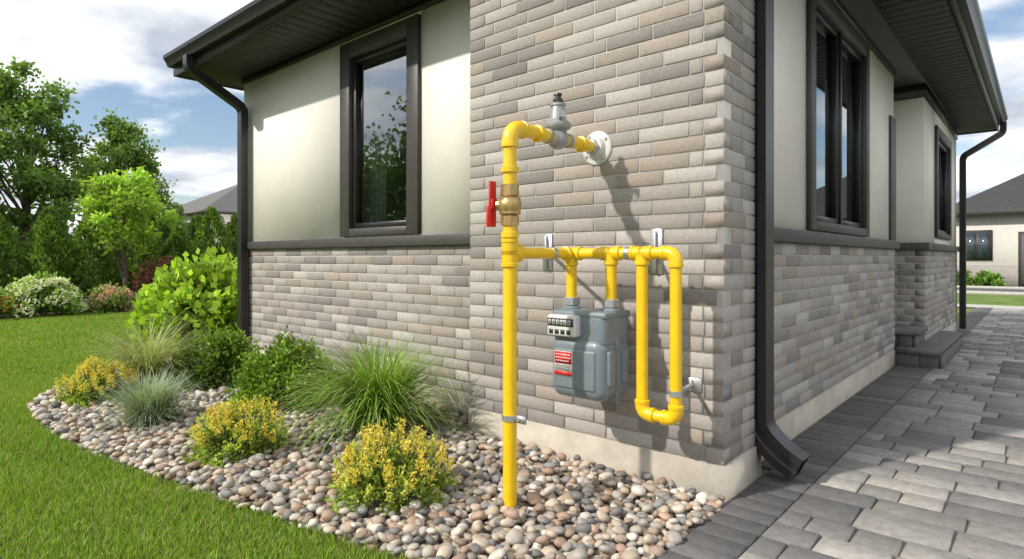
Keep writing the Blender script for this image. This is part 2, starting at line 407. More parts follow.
tee((X3,MY,MZ),[(-1,0,0),(1,0,0),(0,0,-1)],r,.05)
elbow((X4,MY,MZ),(-1,0,0),(0,0,-1),r,.06,.05)
elbow((X4,MY,UB),(0,0,1),(-1,0,0),r,.06,.05)
elbow((X3,MY,UB),(1,0,0),(0,0,1),r,.06,.05)
bead((PX,PY,1.31),(0,0,1),R,.03); bead((PX,PY,1.62),(0,0,1),R,.03)
for yy in (-.54,-.16): bead((PX,yy,PZ),(0,1,0),R,.03)
t.obj('fittings',M['yellow'],gp)
fl=empty('wall_flange',(PX,0,PZ)); t=TB()
t.lathe((PX,.004,PZ),(0,-1,0),[(0,.098),(.010,.098),(.016,.092),(.020,.066),(.045,.054),(.048,.042)],36); t.obj('escutcheon',M['white'],fl)
t=TB()
for k in range(4):
    an=k*math.pi/2+.6; t.lathe((PX+.079*math.cos(an),-.012,PZ+.079*math.sin(an)),(0,-1,0),[(0,.009),(.008,.009),(.01,.006)],6)
t.lathe((PX,-.04,PZ),(0,-1,0),[(0,.044),(.03,.044),(.034,.04)],6)
t.obj('bolts',M['galv'],fl)
sv=empty('shutoff_valve',(PX,PY,1.46)); t=TB()
t.lathe((PX,PY,1.355),(0,0,1),[(0,.044),(.045,.044),(.047,.038),(.055,.052),(.13,.052),(.138,.038),(.142,.044),(.195,.044),(.197,.036)],8)
t.lathe((PX,PY,1.415),(0,0,1),[(0,.046),(.02,.056),(.05,.056),(.07,.046)],24)
t.lathe((PX-.03,PY-.01,1.455),(-1,-.25,0),[(0,.022),(.035,.022),(.037,.014),(.05,.014)],8)
t.obj('body',M['brass'],sv)
hd=MB(); 
hd.cbox((PX-.078,PY-.055,1.355),(0,1,0),(0,0,1),(-1,0,0),.044,.215,.014,.004)
hd.cbox((PX-.066,PY-.052,1.435),(0,1,0),(0,0,1),(-1,0,0),.038,.05,.012,.003)
hd.cbox((PX-.086,PY-.060,1.35),(0,1,0),(0,0,1),(-1,0,0),.054,.10,.018,.005)
hd.obj('lever',M['red'],sv,.003,2)
rg=empty('gas_regulator',(PX,-.37,PZ)); t=TB(); ry=-.37
t.lathe((PX,ry-.10,PZ),(0,1,0),[(0,.038),(.03,.038),(.032,.030),(.05,.034),(.075,.052),(.125,.052),(.15,.034),(.168,.03),(.17,.038),(.20,.038)],24)
t.lathe((PX,ry,PZ),(0,0,1),[(-.055,.018),(-.05,.026),(-.03,.03),(.02,.036),(.04,.04),(.052,.066),(.058,.070),(.074,.070),(.080,.064),(.10,.045),(.165,.036),(.17,.042),(.182,.042),(.186,.028)],28)
for k in range(8):
    an=k*math.pi/4; t.lathe((PX+.06*math.cos(an),ry+.06*math.sin(an),PZ+.074),(0,0,1),[(0,.007),(.009,.007)],6)
t.obj('body',M['cast'],rg)
t=TB(); t.lathe((PX,ry,PZ+.184),(0,0,1),[(0,.027),(.02,.027),(.024,.018),(.04,.016),(.042,.022),(.052,.020),(.055,.01)],20); t.obj('cap',M['dark'],rg)
t=TB(); t.lathe((PX+.03,ry-.03,PZ+.10),(.8,-.6,.1),[(0,.014),(.05,.014),(.052,.019),(.065,.019)],12); t.obj('vent',M['cast'],rg)
gm=empty('gas_meter',(-.613,MY,.52)); mx0,mx1=-.795,-.435
def rb(name,*a,bev=.03,seg=5,mat='meter'):
    return box(name,*a,M[mat],gm,bev,seg,True)
rb('front_cover',mx0+.012,mx1-.012,-.39,-.20,.530,.855,bev=.062,seg=8)
rb('rear_cover',mx0+.012,mx1-.012,-.305,-.105,.530,.855,bev=.062,seg=8)
rb('flange',mx0+.004,mx1-.004,-.265,-.243,.522,.862,bev=.010,seg=3)
rb('head',mx0+.022,mx1-.012,-.372,-.128,.80,.978,bev=.035,seg=7)
rb('head_lid',mx0+.018,mx1-.006,-.374,-.122,.948,.984,bev=.016,seg=5)
rb('cover_panel',mx0+.055,mx1-.055,-.398,-.37,.585,.79,bev=.013,seg=5)
rb('side_rib',mx1-.03,mx1+.002,-.345,-.285,.61,.79,bev=.014,seg=5)
rb('side_rib',mx1-.03,mx1+.002,-.215,-.155,.61,.79,bev=.014,seg=5)
t=TB()
for (bx,bz) in [(mx0+.014,z) for z in (.60,.67,.74,.80)]+[(mx1-.014,z) for z in (.60,.67,.74,.80)]+[(x,.533) for x in (-.72,-.66,-.6,-.53)]:
    t.lathe((bx,-.262,bz),(0,-1,0),[(0,.009),(.016,.009),(.018,.006)],6)
for x in (PX,X2): t.lathe((x,MY,.97),(0,0,1),[(0,.05),(.02,.05),(.03,.04),(.04,.04)],24)
t.obj('bolts',M['meter'],gm)
t=TB()
for x in (PX,X2): t.lathe((x,MY,1.005),(0,0,1),[(0,.046),(.036,.046),(.04,.036)],8)
t.obj('swivel_nuts',M['cast'],gm)
rb('index_box',-.772,-.592,-.42,-.36,.852,.962,bev=.014,seg=5,mat='white')
b_=MB(); b_.box(-.764,-.602,-.4215,-.42,.905,.945)
for k in range(4): b_.box(-.755+k*.037,-.73+k*.037,-.4215,-.4195,.865,.888)
b_.obj('index_window',M['dark'],gm)
b_=MB()
for k in range(6): b_.box(-.758+k*.0245,-.742+k*.0245,-.4228,-.4216,.912,.938)
b_.obj('index_digits',M['white'],gm)
b_=MB()
for k in range(6):
    x=-.758+k*.0245
    b_.box(x+.005,x+.011,-.4238,-.4229,.917,.933)
b_.obj('index_numerals',M['dark'],gm)
lx0,lx1=-.736,-.622
box('label',lx0,lx1,-.4015,-.3975,.650,.776,M['white'],gm)
b_=MB(); b_.box(lx0+.003,lx1-.003,-.403,-.4016,.712,.773); b_.box(lx0+.003,lx1-.003,-.403,-.4016,.653,.672); b_.obj('label_red',M['red'],gm)
b_=MB()
for zz in (.758,.742,.726): 
    xx=lx0+.012
    while xx<lx1-.02: l=random.uniform(.006,.013); b_.box(xx,xx+l,-.4038,-.4031,zz-.003,zz+.003); xx+=l+.003
b_.obj('label_text',M['white'],gm)
b_=MB()
for zz in (.703,.695,.686,.679):
    xx=lx0+.008
    while xx<lx1-.015: l=random.uniform(.004,.012); b_.box(xx,xx+l,-.4024,-.4016,zz-.0015,zz+.0015); xx+=l+.002
b_.obj('label_print',M['dark'],gm)
gm.location.z-=.055
def bracket(plate,arm_to,clamp_p,clamp_d,rr,h=.2,w=.05):
    e_=empty('pipe_bracket',plate); b_=MB(); x,y,z=plate
    b_.box(x-w/2,x+w/2,-.010,-.001,z-h/2,z+h/2)
    b_.box(x-.006,x+.006,-.03,-.0101,z-h/2+.01,z+h/2-.01)
    b_.obj('plate',M['galv'],e_,.002,1)
    t=TB(); p0=np.array((x,0,z),float); p1=np.array(arm_to,float)
    t.rings([p0,p1],[.011,.011],8)
    cp=np.array(clamp_p,float); cd=np.array(clamp_d,float)
    t.lathe(cp-cd*.014,cd,[(0,rr*1.0),(0,rr*1.16),(.028,rr*1.16),(.028,rr*1.0)],24)
    for s in (-1,1): t.lathe((x+.0,-.009,z+s*(h/2-.03)),(0,-1,0),[(0,.011),(.008,.011),(.009,.006)],6)
    t.obj('arm',M['galv'],e_)
bracket((-1.09,0,1.235),(PX-.02,-.42,MZ),(PX,-.42,MZ),(0,1,0),r,.22,.07)
bracket((-.36,0,1.235),(-.36,MY+.02,MZ),(-.385,MY,MZ),(1,0,0),r,.24,.07)
bracket((-.16,0,.56),(X4-.0,MY+.02,.56),(X4,MY,.56),(0,0,1),r,.07,.10)
cl=empty('pipe_clamp',(PX,PY,.44)); t=TB(); t.lathe((PX,PY,.426),(0,0,1),[(0,R),(0,R*1.16),(.028,R*1.16),(.028,R)],24); t.lathe((PX+.06,PY-.004,.44),(0,-1,0),[(0,.010),(.010,.010)],6); t.obj('band',M['galv'],cl)
b_=MB(); b_.box(PX+.02,PX+.10,PY-.004,PY+.004,.422,.458); b_.obj('tab',M['galv'],cl)

# ---------------------------------------------------------------- ground, paving
ground=poly('ground',[(-300,-300),(300,-300),(300,300),(-300,300)],-.03,M['grassground'])
bed=[(.02,-1.42),(-.3,-1.36),(-.717,-1.367),(-1.035,-1.435),(-1.497,-1.508),(-2.095,-1.632),(-2.794,-1.75),(-3.635,-1.854),(-4.407,-1.882),(-5.013,-1.81),(-5.63,-1.50),(-6.08,-1.07),(-6.64,-.54),(-7.6,-.1),(-8.1,.6),(-8.0,1.8),(-5.87,2.2),(-5.87,YB),(BX,YB),(BX,0),(.02,0)]
fe=np.array(bed[:16]); sm=[]
for i in range(len(fe)-1):
    p0,p1,p2,p3=fe[max(0,i-1)],fe[i],fe[i+1],fe[min(len(fe)-1,i+2)]
    for k in range(6):
        u=k/6; sm.append(.5*((2*p1)+(-p0+p2)*u+(2*p0-5*p1+4*p2-p3)*u*u+(-p0+3*p1-3*p2+p3)*u**3))
bedp=[tuple(p) for p in sm]+bed[15:]
poly('gravel_bed_soil',bedp,-.022,M['soil'])
def inside(P,poly_):
    x,y=P[:,0],P[:,1]; c=np.zeros(len(P),bool); n=len(poly_)
    for i in range(n):
        x1,y1=poly_[i]; x2,y2=poly_[(i+1)%n]
        m_=((y1>y)!=(y2>y)); 
        if y1!=y2: c^= m_&(x<(x2-x1)*(y-y1)/(y2-y1)+x1)
    return c
bm=bmesh.new(); bmesh.ops.create_icosphere(bm,subdivisions=2,radius=1); bv=np.array([v.co[:] for v in bm.verts]); bf=np.array([[v.index for v in f.verts] for f in bm.faces]); bm.free()
def pebbles():
    PP=[];SZ=[];ZZ=[]
    for layer,(sp,z,s0,s1) in enumerate(((.052,-.012,.022,.038),(.050,.012,.020,.040),(.080,.034,.018,.046))):
        gx,gy=np.meshgrid(np.arange(-8.1,.06,sp),np.arange(-1.95,2.2,sp)); P=np.stack([gx.ravel(),gy.ravel()],1)
        P+=rng.uniform(-.5,.5,P.shape)*sp
        P=P[inside(P,bedp)]; P=P[~((P[:,0]<-5.0)&(P[:,1]>1.0))]
        s=s0+(s1-s0)*rng.beta(1.5,2.2,len(P)); PP.append(P);SZ.append(s);ZZ.append(z+rng.uniform(-.006,.006,len(P)))
    P=np.concatenate(PP);s=np.concatenate(SZ);z=np.concatenate(ZZ); n=len(P)
    sc=np.stack([s,s*rng.uniform(.62,.95,n),s*rng.uniform(.42,.68,n)],1)
    yaw=rng.uniform(0,6.28,n);tx=rng.normal(0,.25,n);ty=rng.normal(0,.25,n)
    V=bv[None]*sc[:,None,:]
    V=V*(1+.09*np.sin(bv[None,:,0]*3+yaw[:,None])+.07*np.sin(bv[None,:,1]*4+2*yaw[:,None]))[:,:,None]
    def rot(V,a,i,j):
        c,s_=np.cos(a)[:,None],np.sin(a)[:,None]; A=V[:,:,i]*c-V[:,:,j]*s_; B=V[:,:,i]*s_+V[:,:,j]*c; V[:,:,i]=A;V[:,:,j]=B
    rot(V,tx,1,2);rot(V,ty,0,2);rot(V,yaw,0,1)
    V[:,:,0]+=P[:,0:1];V[:,:,1]+=P[:,1:2];V[:,:,2]+=z[:,None]
    F=(bf[None]+(np.arange(n)*len(bv))[:,None,None]).reshape(-1,3)
    pal=np.array([(.50,.40,.30),(.36,.32,.28),(.44,.30,.215),(.58,.51,.42),(.20,.19,.18),(.52,.42,.32),(.41,.36,.31),(.33,.24,.175),(.57,.48,.37),(.66,.61,.54),(.27,.26,.255)])
    c=pal[rng.integers(0,len(pal),n)]*rng.uniform(.72,1.06,(n,1)); c=np.repeat(c,len(bv),0)
    fast('river_pebbles',V.reshape(-1,3),F,M['pebble'],c,None,True)
pebbles()
dv=empty('paver_driveway')
poly('joint_sand',[(.0,-6),(7,-6),(7,15.5),(-.08,15.5),(-.08,.4),(.0,.4)],-.004,M['sand'],dv)
mb=MB()
def ptint():
    k=random.random(); b_=np.array((.295,.28,.26))*random.uniform(.76,1.18)
    if k<.28: b_=np.array((.195,.188,.183))*random.uniform(.82,1.12)
    elif k>.84: b_=np.array((.38,.355,.325))*random.uniform(.9,1.08)
    return tuple(b_)
y=-6.0
while y<15.5:
    l=.125; xs=-.066 if (.5<y<4.9) else .022
    mb.cbox((xs,y,-.02),(1,0,0),(0,1,0),(0,0,1),.257-xs,l-.006,.03+random.uniform(-.001,.001),.006,tuple(np.array((.12,.116,.115))*random.uniform(.75,1.25)))
    y+=l
y=-6.0; k=0
while y<15.4:
    hgt=random.choice((.18,.18,.26)); x=.262
    while x<7:
        w=random.choice((.18,.27,.36,.36))
        if x==.262: w=random.choice((.12,.2,.3))
        if hgt>.2 and w<.2: w=.27
        mb.cbox((x,y,-.02),(1,0,0),(0,1,0),(0,0,1),w-.009,hgt-.009,.030+random.uniform(-.0020,.0020),.007,ptint()); x+=w
    y+=hgt
mb.obj('pavers',M['paver'],dv)
poly('sidewalk',[(-60,15.6),(60,15.6),(60,16.8),(-60,16.8)],-.006,M['walk'])
poly('road',[(-120,23),(120,23),(120,27.5),(-120,27.5)],-.01,M['road'])
mb=MB(); mb.box(-120,120,22.8,22.99,-.05,.08); mb.box(-120,120,27.51,27.7,-.05,.08); mb.obj('road_kerb',M['walk'])
poly('mulch_bed',[(-19,-12),(-14.3,-12),(-14.0,-6),(-14.5,-1),(-13.9,1.6),(-14.5,4.5),(-14,9),(-14.5,16),(-19,16)],-.020,M['mulch'])

# ---------------------------------------------------------------- lawn blades
drive=[(0,-6),(7,-6),(7,15.5),(0,15.5)]; hs=[(XL,YB),(0,YB),(0,9.4),(XL,9.4)]
def blades(x0,x1,y0,y1,dens,h0,h1,w):
    n=int((x1-x0)*(y1-y0)*dens); P=np.stack([rng.uniform(x0,x1,n),rng.uniform(y0,y1,n)],1)
    P=P[~inside(P,bedp)]; P=P[~inside(P,hs)]; P=P[~inside(P,drive)]
    P=P[P[:,0]>-14.2]; n=len(P)
    h=rng.uniform(h0,h1,n)*(1+.15*np.sin(P[:,0]*5)*np.sin(P[:,1]*4+1)); a=rng.uniform(0,6.283,n); b_=rng.uniform(0,6.283,n); ln=np.abs(rng.normal(.4,.35,n))
    d=np.stack([np.cos(a),np.sin(a)],1); l=np.stack([np.cos(b_),np.sin(b_)],1)
    z0=-.03; V=np.zeros((n,5,3))
    V[:,0,:2]=P-d*w/2; V[:,1,:2]=P+d*w/2; V[:,0:2,2]=z0
    m1=P+l*(h*ln*.35)[:,None]; V[:,2,:2]=m1+d*w*.42; V[:,3,:2]=m1-d*w*.42; V[:,2:4,2]=(z0+h*.55)[:,None]
    V[:,4,:2]=P+l*(h*ln)[:,None]; V[:,4,2]=z0+h*(1-.25*ln)
    pat=.5+.25*np.sin(P[:,0]*1.3+np.sin(P[:,1]*1.7)*1.5)*np.sin(P[:,1]*1.1+.6)+.25*np.sin(P[:,0]*3.1+P[:,1]*2.2)*np.sin(P[:,1]*4.3-P[:,0])
    c=np.array((.190,.325,.032))[None]*(1-pat[:,None]*.5)+np.array((.33,.41,.065))[None]*pat[:,None]*.5
    c=c*rng.uniform(.6,1.35,(n,1)); dry=rng.random(n)<.08; c[dry]=np.array((.42,.36,.17))
    return V,c
def lawn():
    parts=[blades(-6.5,0,-3.8,-1.2,9000,.032,.062,.0045),blades(-8.5,-4.5,-3.6,-.3,5200,.032,.062,.006),blades(-14.2,-6.2,-5,4,1500,.04,.07,.011),blades(-14.2,-5.9,4,12,250,.04,.08,.02),blades(-14.2,-0,-8,-3.8,350,.04,.07,.014)]
    V=np.concatenate([p[0] for p in parts]); c=np.concatenate([p[1] for p in parts]); n=len(V)
    i=np.arange(n)*5
    F=np.concatenate([np.stack([i,i+1,i+2],1),np.stack([i,i+2,i+3],1),np.stack([i+3,i+2,i+4],1)])
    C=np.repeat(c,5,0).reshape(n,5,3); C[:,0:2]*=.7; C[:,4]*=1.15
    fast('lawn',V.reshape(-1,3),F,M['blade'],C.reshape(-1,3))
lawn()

# ---------------------------------------------------------------- vegetation
def unit(A): return A/np.maximum(np.linalg.norm(A,axis=1,keepdims=True),1e-9)
def leafset(P,D,s,w,c):
    n=len(P); D=unit(D); Rn=unit(rng.normal(size=(n,3))); Sd=unit(np.cross(D,Rn)); Nn=np.cross(D,Sd)
    s=np.asarray(s).reshape(-1,1)*np.ones((n,1)); w=np.asarray(w).reshape(-1,1)*np.ones((n,1))
    V=np.stack([P,P+D*s*.45+Sd*w*.5+Nn*s*.06,P+D*s,P+D*s*.45-Sd*w*.5+Nn*s*.06],1); return V,c
def leafobj(name,sets,mat,parent=None):
    V=np.concatenate([s[0] for s in sets]); c=np.concatenate([s[1] for s in sets]); n=len(V)
    F=(np.arange(n)*4)[:,None]+np.arange(4)[None]
    return fast(name,V.reshape(-1,3),F,mat,np.repeat(c,4,0),parent)
def shrub_leaves(c,rad,n,ls,lw,col,nclump=60,spread=.28,bright=1.5,lim=1.25):
    c=np.array(c,float); rad=np.array(rad,float)
    d=unit(rng.normal(size=(nclump,3))); d[:,2]=np.abs(d[:,2])*1.0-.12
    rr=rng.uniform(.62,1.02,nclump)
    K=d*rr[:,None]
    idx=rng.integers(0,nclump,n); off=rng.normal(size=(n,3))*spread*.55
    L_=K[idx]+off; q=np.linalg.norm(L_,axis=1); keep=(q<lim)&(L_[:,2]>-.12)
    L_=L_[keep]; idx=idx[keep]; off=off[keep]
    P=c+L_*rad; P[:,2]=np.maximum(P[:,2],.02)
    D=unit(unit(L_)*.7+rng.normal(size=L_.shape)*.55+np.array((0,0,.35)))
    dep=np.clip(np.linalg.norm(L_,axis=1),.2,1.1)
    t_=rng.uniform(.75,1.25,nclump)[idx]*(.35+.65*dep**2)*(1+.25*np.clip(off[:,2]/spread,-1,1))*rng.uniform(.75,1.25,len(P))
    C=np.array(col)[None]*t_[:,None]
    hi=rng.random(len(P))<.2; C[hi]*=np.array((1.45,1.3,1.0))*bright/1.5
    return leafset(P,D,rng.uniform(.7,1.2,len(P))*ls,lw,C)
def stems(name,c,rad,parent,n=7,r_=.012):
    t=TB()
    for k in range(n):
        a=random.uniform(0,6.28); e_=random.uniform(.3,.75)
        p0=np.array(c)+np.array((random.uniform(-.04,.04),random.uniform(-.04,.04),0)); p1=np.array(c)+np.array((math.cos(a)*rad[0]*e_,math.sin(a)*rad[1]*e_,rad[2]*.8))
        t.rings([p0,(p0+p1)/2+np.array((0,0,rad[2]*.15)),p1],[r_,r_*.7,r_*.35],6)
    t.obj(name,M['bark'],parent)
def shrub(name,c,rad,n,ls,lw,col,**k):
    e_=empty(name,c); cc=(c[0],c[1],c[2]+.02)
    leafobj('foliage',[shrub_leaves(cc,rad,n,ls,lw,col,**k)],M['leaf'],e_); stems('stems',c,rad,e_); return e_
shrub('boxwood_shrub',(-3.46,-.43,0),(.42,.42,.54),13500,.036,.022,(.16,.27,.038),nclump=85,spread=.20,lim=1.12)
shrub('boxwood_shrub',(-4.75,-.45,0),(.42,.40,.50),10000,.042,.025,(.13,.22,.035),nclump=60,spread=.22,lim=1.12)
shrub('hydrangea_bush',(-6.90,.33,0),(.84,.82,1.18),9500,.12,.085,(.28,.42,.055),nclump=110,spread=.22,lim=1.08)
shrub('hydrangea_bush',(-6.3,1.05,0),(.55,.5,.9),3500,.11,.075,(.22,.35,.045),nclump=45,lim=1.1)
def tuft(name,c,n,L0,L1,w,col,spread=1.0,up=.5,seg=7,tipcol=None):
    e_=empty(name,c); a=rng.uniform(0,6.283,n); th=np.abs(rng.normal(0,.38,n))*spread+.05; Ls=rng.uniform(L0,L1,n)
    base=np.array(c)+np.stack([rng.normal(0,.045,n),rng.normal(0,.045,n),np.zeros(n)],1)
    dirh=np.stack([np.cos(a),np.sin(a),np.zeros(n)],1); side=np.stack([-np.sin(a),np.cos(a),np.zeros(n)],1)
    V=np.zeros((n,seg+1,2,3)); p=base.copy(); ang=th.copy(); bend=rng.uniform(.7,1.9,n)*up
    for i in range(seg+1):
        t_=i/seg; ww=w*(1-t_**2.2)*.5+.0006
        V[:,i,0]=p-side*ww; V[:,i,1]=p+side*ww
        p=p+(dirh*np.sin(ang)[:,None]+np.array((0,0,1))*np.cos(ang)[:,None])*(Ls/seg)[:,None]; ang=ang+bend/seg*(1+t_)
    V[:,:,:,2]=np.maximum(V[:,:,:,2],.01)
    i0=(np.arange(n)*(seg+1)*2)[:,None]+ (np.arange(seg)*2)[None]; i0=i0.ravel()
    F=np.stack([i0,i0+1,i0+3,i0+2],1)
    C=np.array(col)[None]*rng.uniform(.6,1.35,(n,1)); dr=rng.random(n)<.08; C[dr]=np.array((.40,.34,.18))
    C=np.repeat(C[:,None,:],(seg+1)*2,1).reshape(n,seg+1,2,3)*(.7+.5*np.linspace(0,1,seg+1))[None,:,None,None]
    fast('blades',V.reshape(-1,3),F,M['blade'],C.reshape(-1,3),e_); return e_
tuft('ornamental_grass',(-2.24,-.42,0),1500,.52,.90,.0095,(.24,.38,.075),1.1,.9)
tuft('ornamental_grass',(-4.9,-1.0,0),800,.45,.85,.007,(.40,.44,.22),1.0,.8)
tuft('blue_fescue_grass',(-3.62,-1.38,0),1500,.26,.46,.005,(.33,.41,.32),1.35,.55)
def sedum(name,c,r_,h):
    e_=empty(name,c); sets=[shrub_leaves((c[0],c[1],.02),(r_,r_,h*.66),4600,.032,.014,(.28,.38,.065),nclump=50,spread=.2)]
    n=115; P=[];C=[];D=[]; t=TB()
    for k in range(n):
        a=random.uniform(0,6.28); q=math.sqrt(random.random()); top=np.array((c[0]+math.cos(a)*q*r_*1.08,c[1]+math.sin(a)*q*r_*1.08,h*(1.0-.42*q*q)*random.uniform(.74,1.14)))
        b0=np.array((c[0]+math.cos(a)*q*r_*.55,c[1]+math.sin(a)*q*r_*.55,.03)); t.rings([b0,(b0+top)/2+np.array((0,0,.02)),top],[.003,.0025,.002],5,False)
        m=38; hh=rng.uniform(-.055,.012,m)
        pp=top+np.stack([rng.normal(0,.009,m),rng.normal(0,.009,m),hh],1); P.append(pp); D.append(rng.normal(size=(m,3))+np.array((0,0,.8)))
        cc=np.array((.82,.66,.11)) if random.random()<.6 else np.array((.62,.64,.13))
        C.append(cc[None]*rng.uniform(.7,1.15,(m,1)))
        m=16; tt=rng.uniform(.2,.85,m)[:,None]; pp=b0*(1-tt)+top*tt; P.append(pp); D.append(rng.normal(size=(m,3))+np.array((0,0,.5))); C.append(np.array((.30,.40,.07))[None]*rng.uniform(.7,1.2,(m,1)))
    P=np.concatenate(P);D=np.concatenate(D);C=np.concatenate(C)
    sets.append(leafset(P,D,rng.uniform(.012,.024,len(P)),.009,C))
    leafobj('foliage',sets,M['flower'],e_); t.obj('stems',M['bark'],e_)
sedum('yellow_flower_plant',(-1.254,-1.04,0),.265,.335)
sedum('yellow_flower_plant',(-2.49,-1.25,0),.255,.335)
sedum('yellow_flower_plant',(-4.72,-1.42,0),.26,.33)
def tree(name,c,h,crown_r,crown_z0,n,ls,col,trunk_r=.12,ncl=60,flat=1.0,spread=.30,parent=None):
    e_=empty(name,c); c=np.array(c,float); cz=(crown_z0+h)/2; hz=(h-crown_z0)/2
    d=unit(rng.normal(size=(ncl,3))); rr=rng.uniform(.35,1,ncl)**.6
    K=d*rr[:,None]; K[:,2]=np.clip(K[:,2],-.95,1)
    tp=np.clip(1-.55*np.clip(K[:,2],0,1)**1.5,.2,1); K[:,0]*=tp; K[:,1]*=tp
    KC=c+np.stack([K[:,0]*crown_r,K[:,1]*crown_r,cz+K[:,2]*hz],1)
    t=TB(); top=c+np.array((random.uniform(-.1,.1)*crown_r,random.uniform(-.1,.1)*crown_r,h*.9))
    pts=[c+np.array((0,0,-.1)),c+(top-c)*.3+np.array((.05*crown_r,0,0)),c+(top-c)*.65,top]
    t.rings(pts,[trunk_r*1.25,trunk_r*.8,trunk_r*.4,trunk_r*.08],10)
    for k in range(0,ncl,2):
        f=np.clip((KC[k,2]-crown_z0*.7)/h*.75,.15,.8); b0=c+(top-c)*f; md=(b0+KC[k])/2+np.array((0,0,-.06*crown_r)); q=trunk_r*(.38*(1-f)+.05)
        t.rings([b0,md,KC[k]],[q,q*.6,q*.15],6)
    t.obj('trunk',M['bark'],e_)
    idx=rng.integers(0,ncl,n); sp=spread*np.array((crown_r,crown_r,min(crown_r,hz)*.75))*rng.uniform(.5,1.2,ncl)[idx][:,None]
    off=rng.normal(size=(n,3))*.55; P=KC[idx]+off*sp
    D=unit(rng.normal(size=(n,3))+off*.5+np.array((0,0,-.1)))
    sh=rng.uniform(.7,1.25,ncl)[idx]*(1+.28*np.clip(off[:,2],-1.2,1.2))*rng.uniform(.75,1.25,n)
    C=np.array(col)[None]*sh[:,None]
    leafobj('foliage',[leafset(P,D,rng.uniform(.7,1.25,n)*ls,ls*.62,C)],M['leaf'],e_); return e_
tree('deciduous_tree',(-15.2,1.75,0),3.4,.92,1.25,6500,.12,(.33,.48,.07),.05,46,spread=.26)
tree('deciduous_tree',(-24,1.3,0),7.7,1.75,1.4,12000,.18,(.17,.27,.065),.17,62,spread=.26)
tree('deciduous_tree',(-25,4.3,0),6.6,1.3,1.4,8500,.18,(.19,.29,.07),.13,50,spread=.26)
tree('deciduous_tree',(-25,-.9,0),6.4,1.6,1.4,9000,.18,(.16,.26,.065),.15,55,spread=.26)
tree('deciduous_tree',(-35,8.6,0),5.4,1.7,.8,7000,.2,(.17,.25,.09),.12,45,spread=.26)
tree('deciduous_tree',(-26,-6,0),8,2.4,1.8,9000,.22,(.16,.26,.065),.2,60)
def hedge(name,pts,h,r_,n,ls,col):
    sets=[]
    for (x,y) in pts:
        hh=h*random.uniform(.85,1.12); rr=r_*random.uniform(.9,1.1)
        z=rng.uniform(0,1,n)**1.15*hh; a=rng.uniform(0,6.283,n); q=(1-(z/hh)**1.9)*rr*(.78+.22*rng.random(n))*(1+.12*np.sin(a*5+z*4)+.1*np.sin(z*9+a*2))
        P=np.stack([x+np.cos(a)*q,y+np.sin(a)*q,z],1); D=np.stack([np.cos(a)*.5,np.sin(a)*.5,np.ones(n)*.9],1)+rng.normal(size=(n,3))*.35
        C=np.array(col)[None]*(rng.uniform(.6,1.35,(n,1))*(.75+.35*np.sin(a*5+z*4)[:,None]*.5+.2*(z/hh)[:,None]))
        sets.append(leafset(P,D,rng.uniform(.7,1.3,n)*ls,ls*.45,C))
    return leafobj(name,sets,M['leaf'])
hedge('evergreen_hedge',[(-16.8+random.uniform(-.2,.2),-8+i*.95) for i in range(22)],2.3,.70,3400,.14,(.155,.255,.048))
hedge('evergreen_hedge',[(-19.5,-8+i*1.3) for i in range(18)],2.5,.9,2000,.19,(.12,.20,.045))
def flowering(name,c,rad,col,fcol,nf):
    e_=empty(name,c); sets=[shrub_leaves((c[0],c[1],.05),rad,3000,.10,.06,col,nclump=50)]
    for k in range(nf):
        d=rng.normal(size=3); d[2]=abs(d[2])+.2; d/=np.linalg.norm(d); p=np.array(c)+d*np.array(rad)*1.05; m=60
        o_=unit(rng.normal(size=(m,3)))*rng.uniform(.06,.13)*np.array((1,1,.7)); sets.append(leafset(p+o_,o_,.045,.045,np.array(fcol)[None]*rng.uniform(.75,1.1,(m,1))))
    leafobj('foliage',sets,M['flower'],e_)
flowering('white_hydrangea',(-14.5,.02,0),(.58,.66,.72),(.16,.28,.05),(.85,.86,.68),75)
shrub('purple_leaf_shrub',(-14.9,2.35,0),(.62,.62,1.05),4000,.08,.045,(.17,.065,.06),nclump=50)
flowering('flowering_shrub',(-14.5,1.25,0),(.42,.42,.5),(.20,.27,.08),(.70,.46,.38),26)
flowering('flowering_shrub',(-14.4,-.85,0),(.42,.42,.45),(.18,.28,.06),(.80,.42,.10),30)
shrub('green_shrub',(-15.0,3.6,0),(.8,.7,.9),4000,.09,.055,(.18,.30,.05),nclump=50)
shrub('green_shrub',(-14.8,5.0,0),(.7,.7,.8),3500,.09,.055,(.19,.31,.05),nclump=50)
def mass(name,pts,h,r_,n,ls):
    sets=[]; t=TB()
    for (x,y) in pts:
        hh=h*random.uniform(.75,1.2); ncl=26; K=unit(rng.normal(size=(ncl,3)))*rng.uniform(.3,1,(ncl,1)); KC=np.array((x,y,hh*.58))+K*np.array((r_,r_,hh*.40)); idx=rng.integers(0,ncl,n)
        off=rng.normal(size=(n,3)); P=KC[idx]+off*r_*.22; P[:,2]=np.maximum(P[:,2],.1)
        C=np.array((.10,.17,.045))[None]*(rng.uniform(.7,1.3,ncl)[idx]*(1+.2*np.clip(off[:,2],-1,1))*rng.uniform(.8,1.2,n))[:,None]
        sets.append(leafset(P,rng.normal(size=(n,3)),rng.uniform(.7,1.2,n)*ls,ls*.6,C))
        t.rings([(x,y,-.1),(x,y,hh*.7)],[.2,.06],8)
    e_=empty(name); leafobj('foliage',sets,M['leaf'],e_); t.obj('trunks',M['bark'],e_)
mass('distant_trees',[(-34+i*3.4,-20+random.uniform(-2,2)) for i in range(11)],9,2.6,2400,.36)
mass('distant_trees',[(22+random.uniform(-3,3),8+i*5) for i in range(10)],7,2.6,2000,.36)
mass('distant_trees',[(-75+i*7.5,62+random.uniform(-5,5)) for i in range(22)],4.5,4.0,1800,.55)
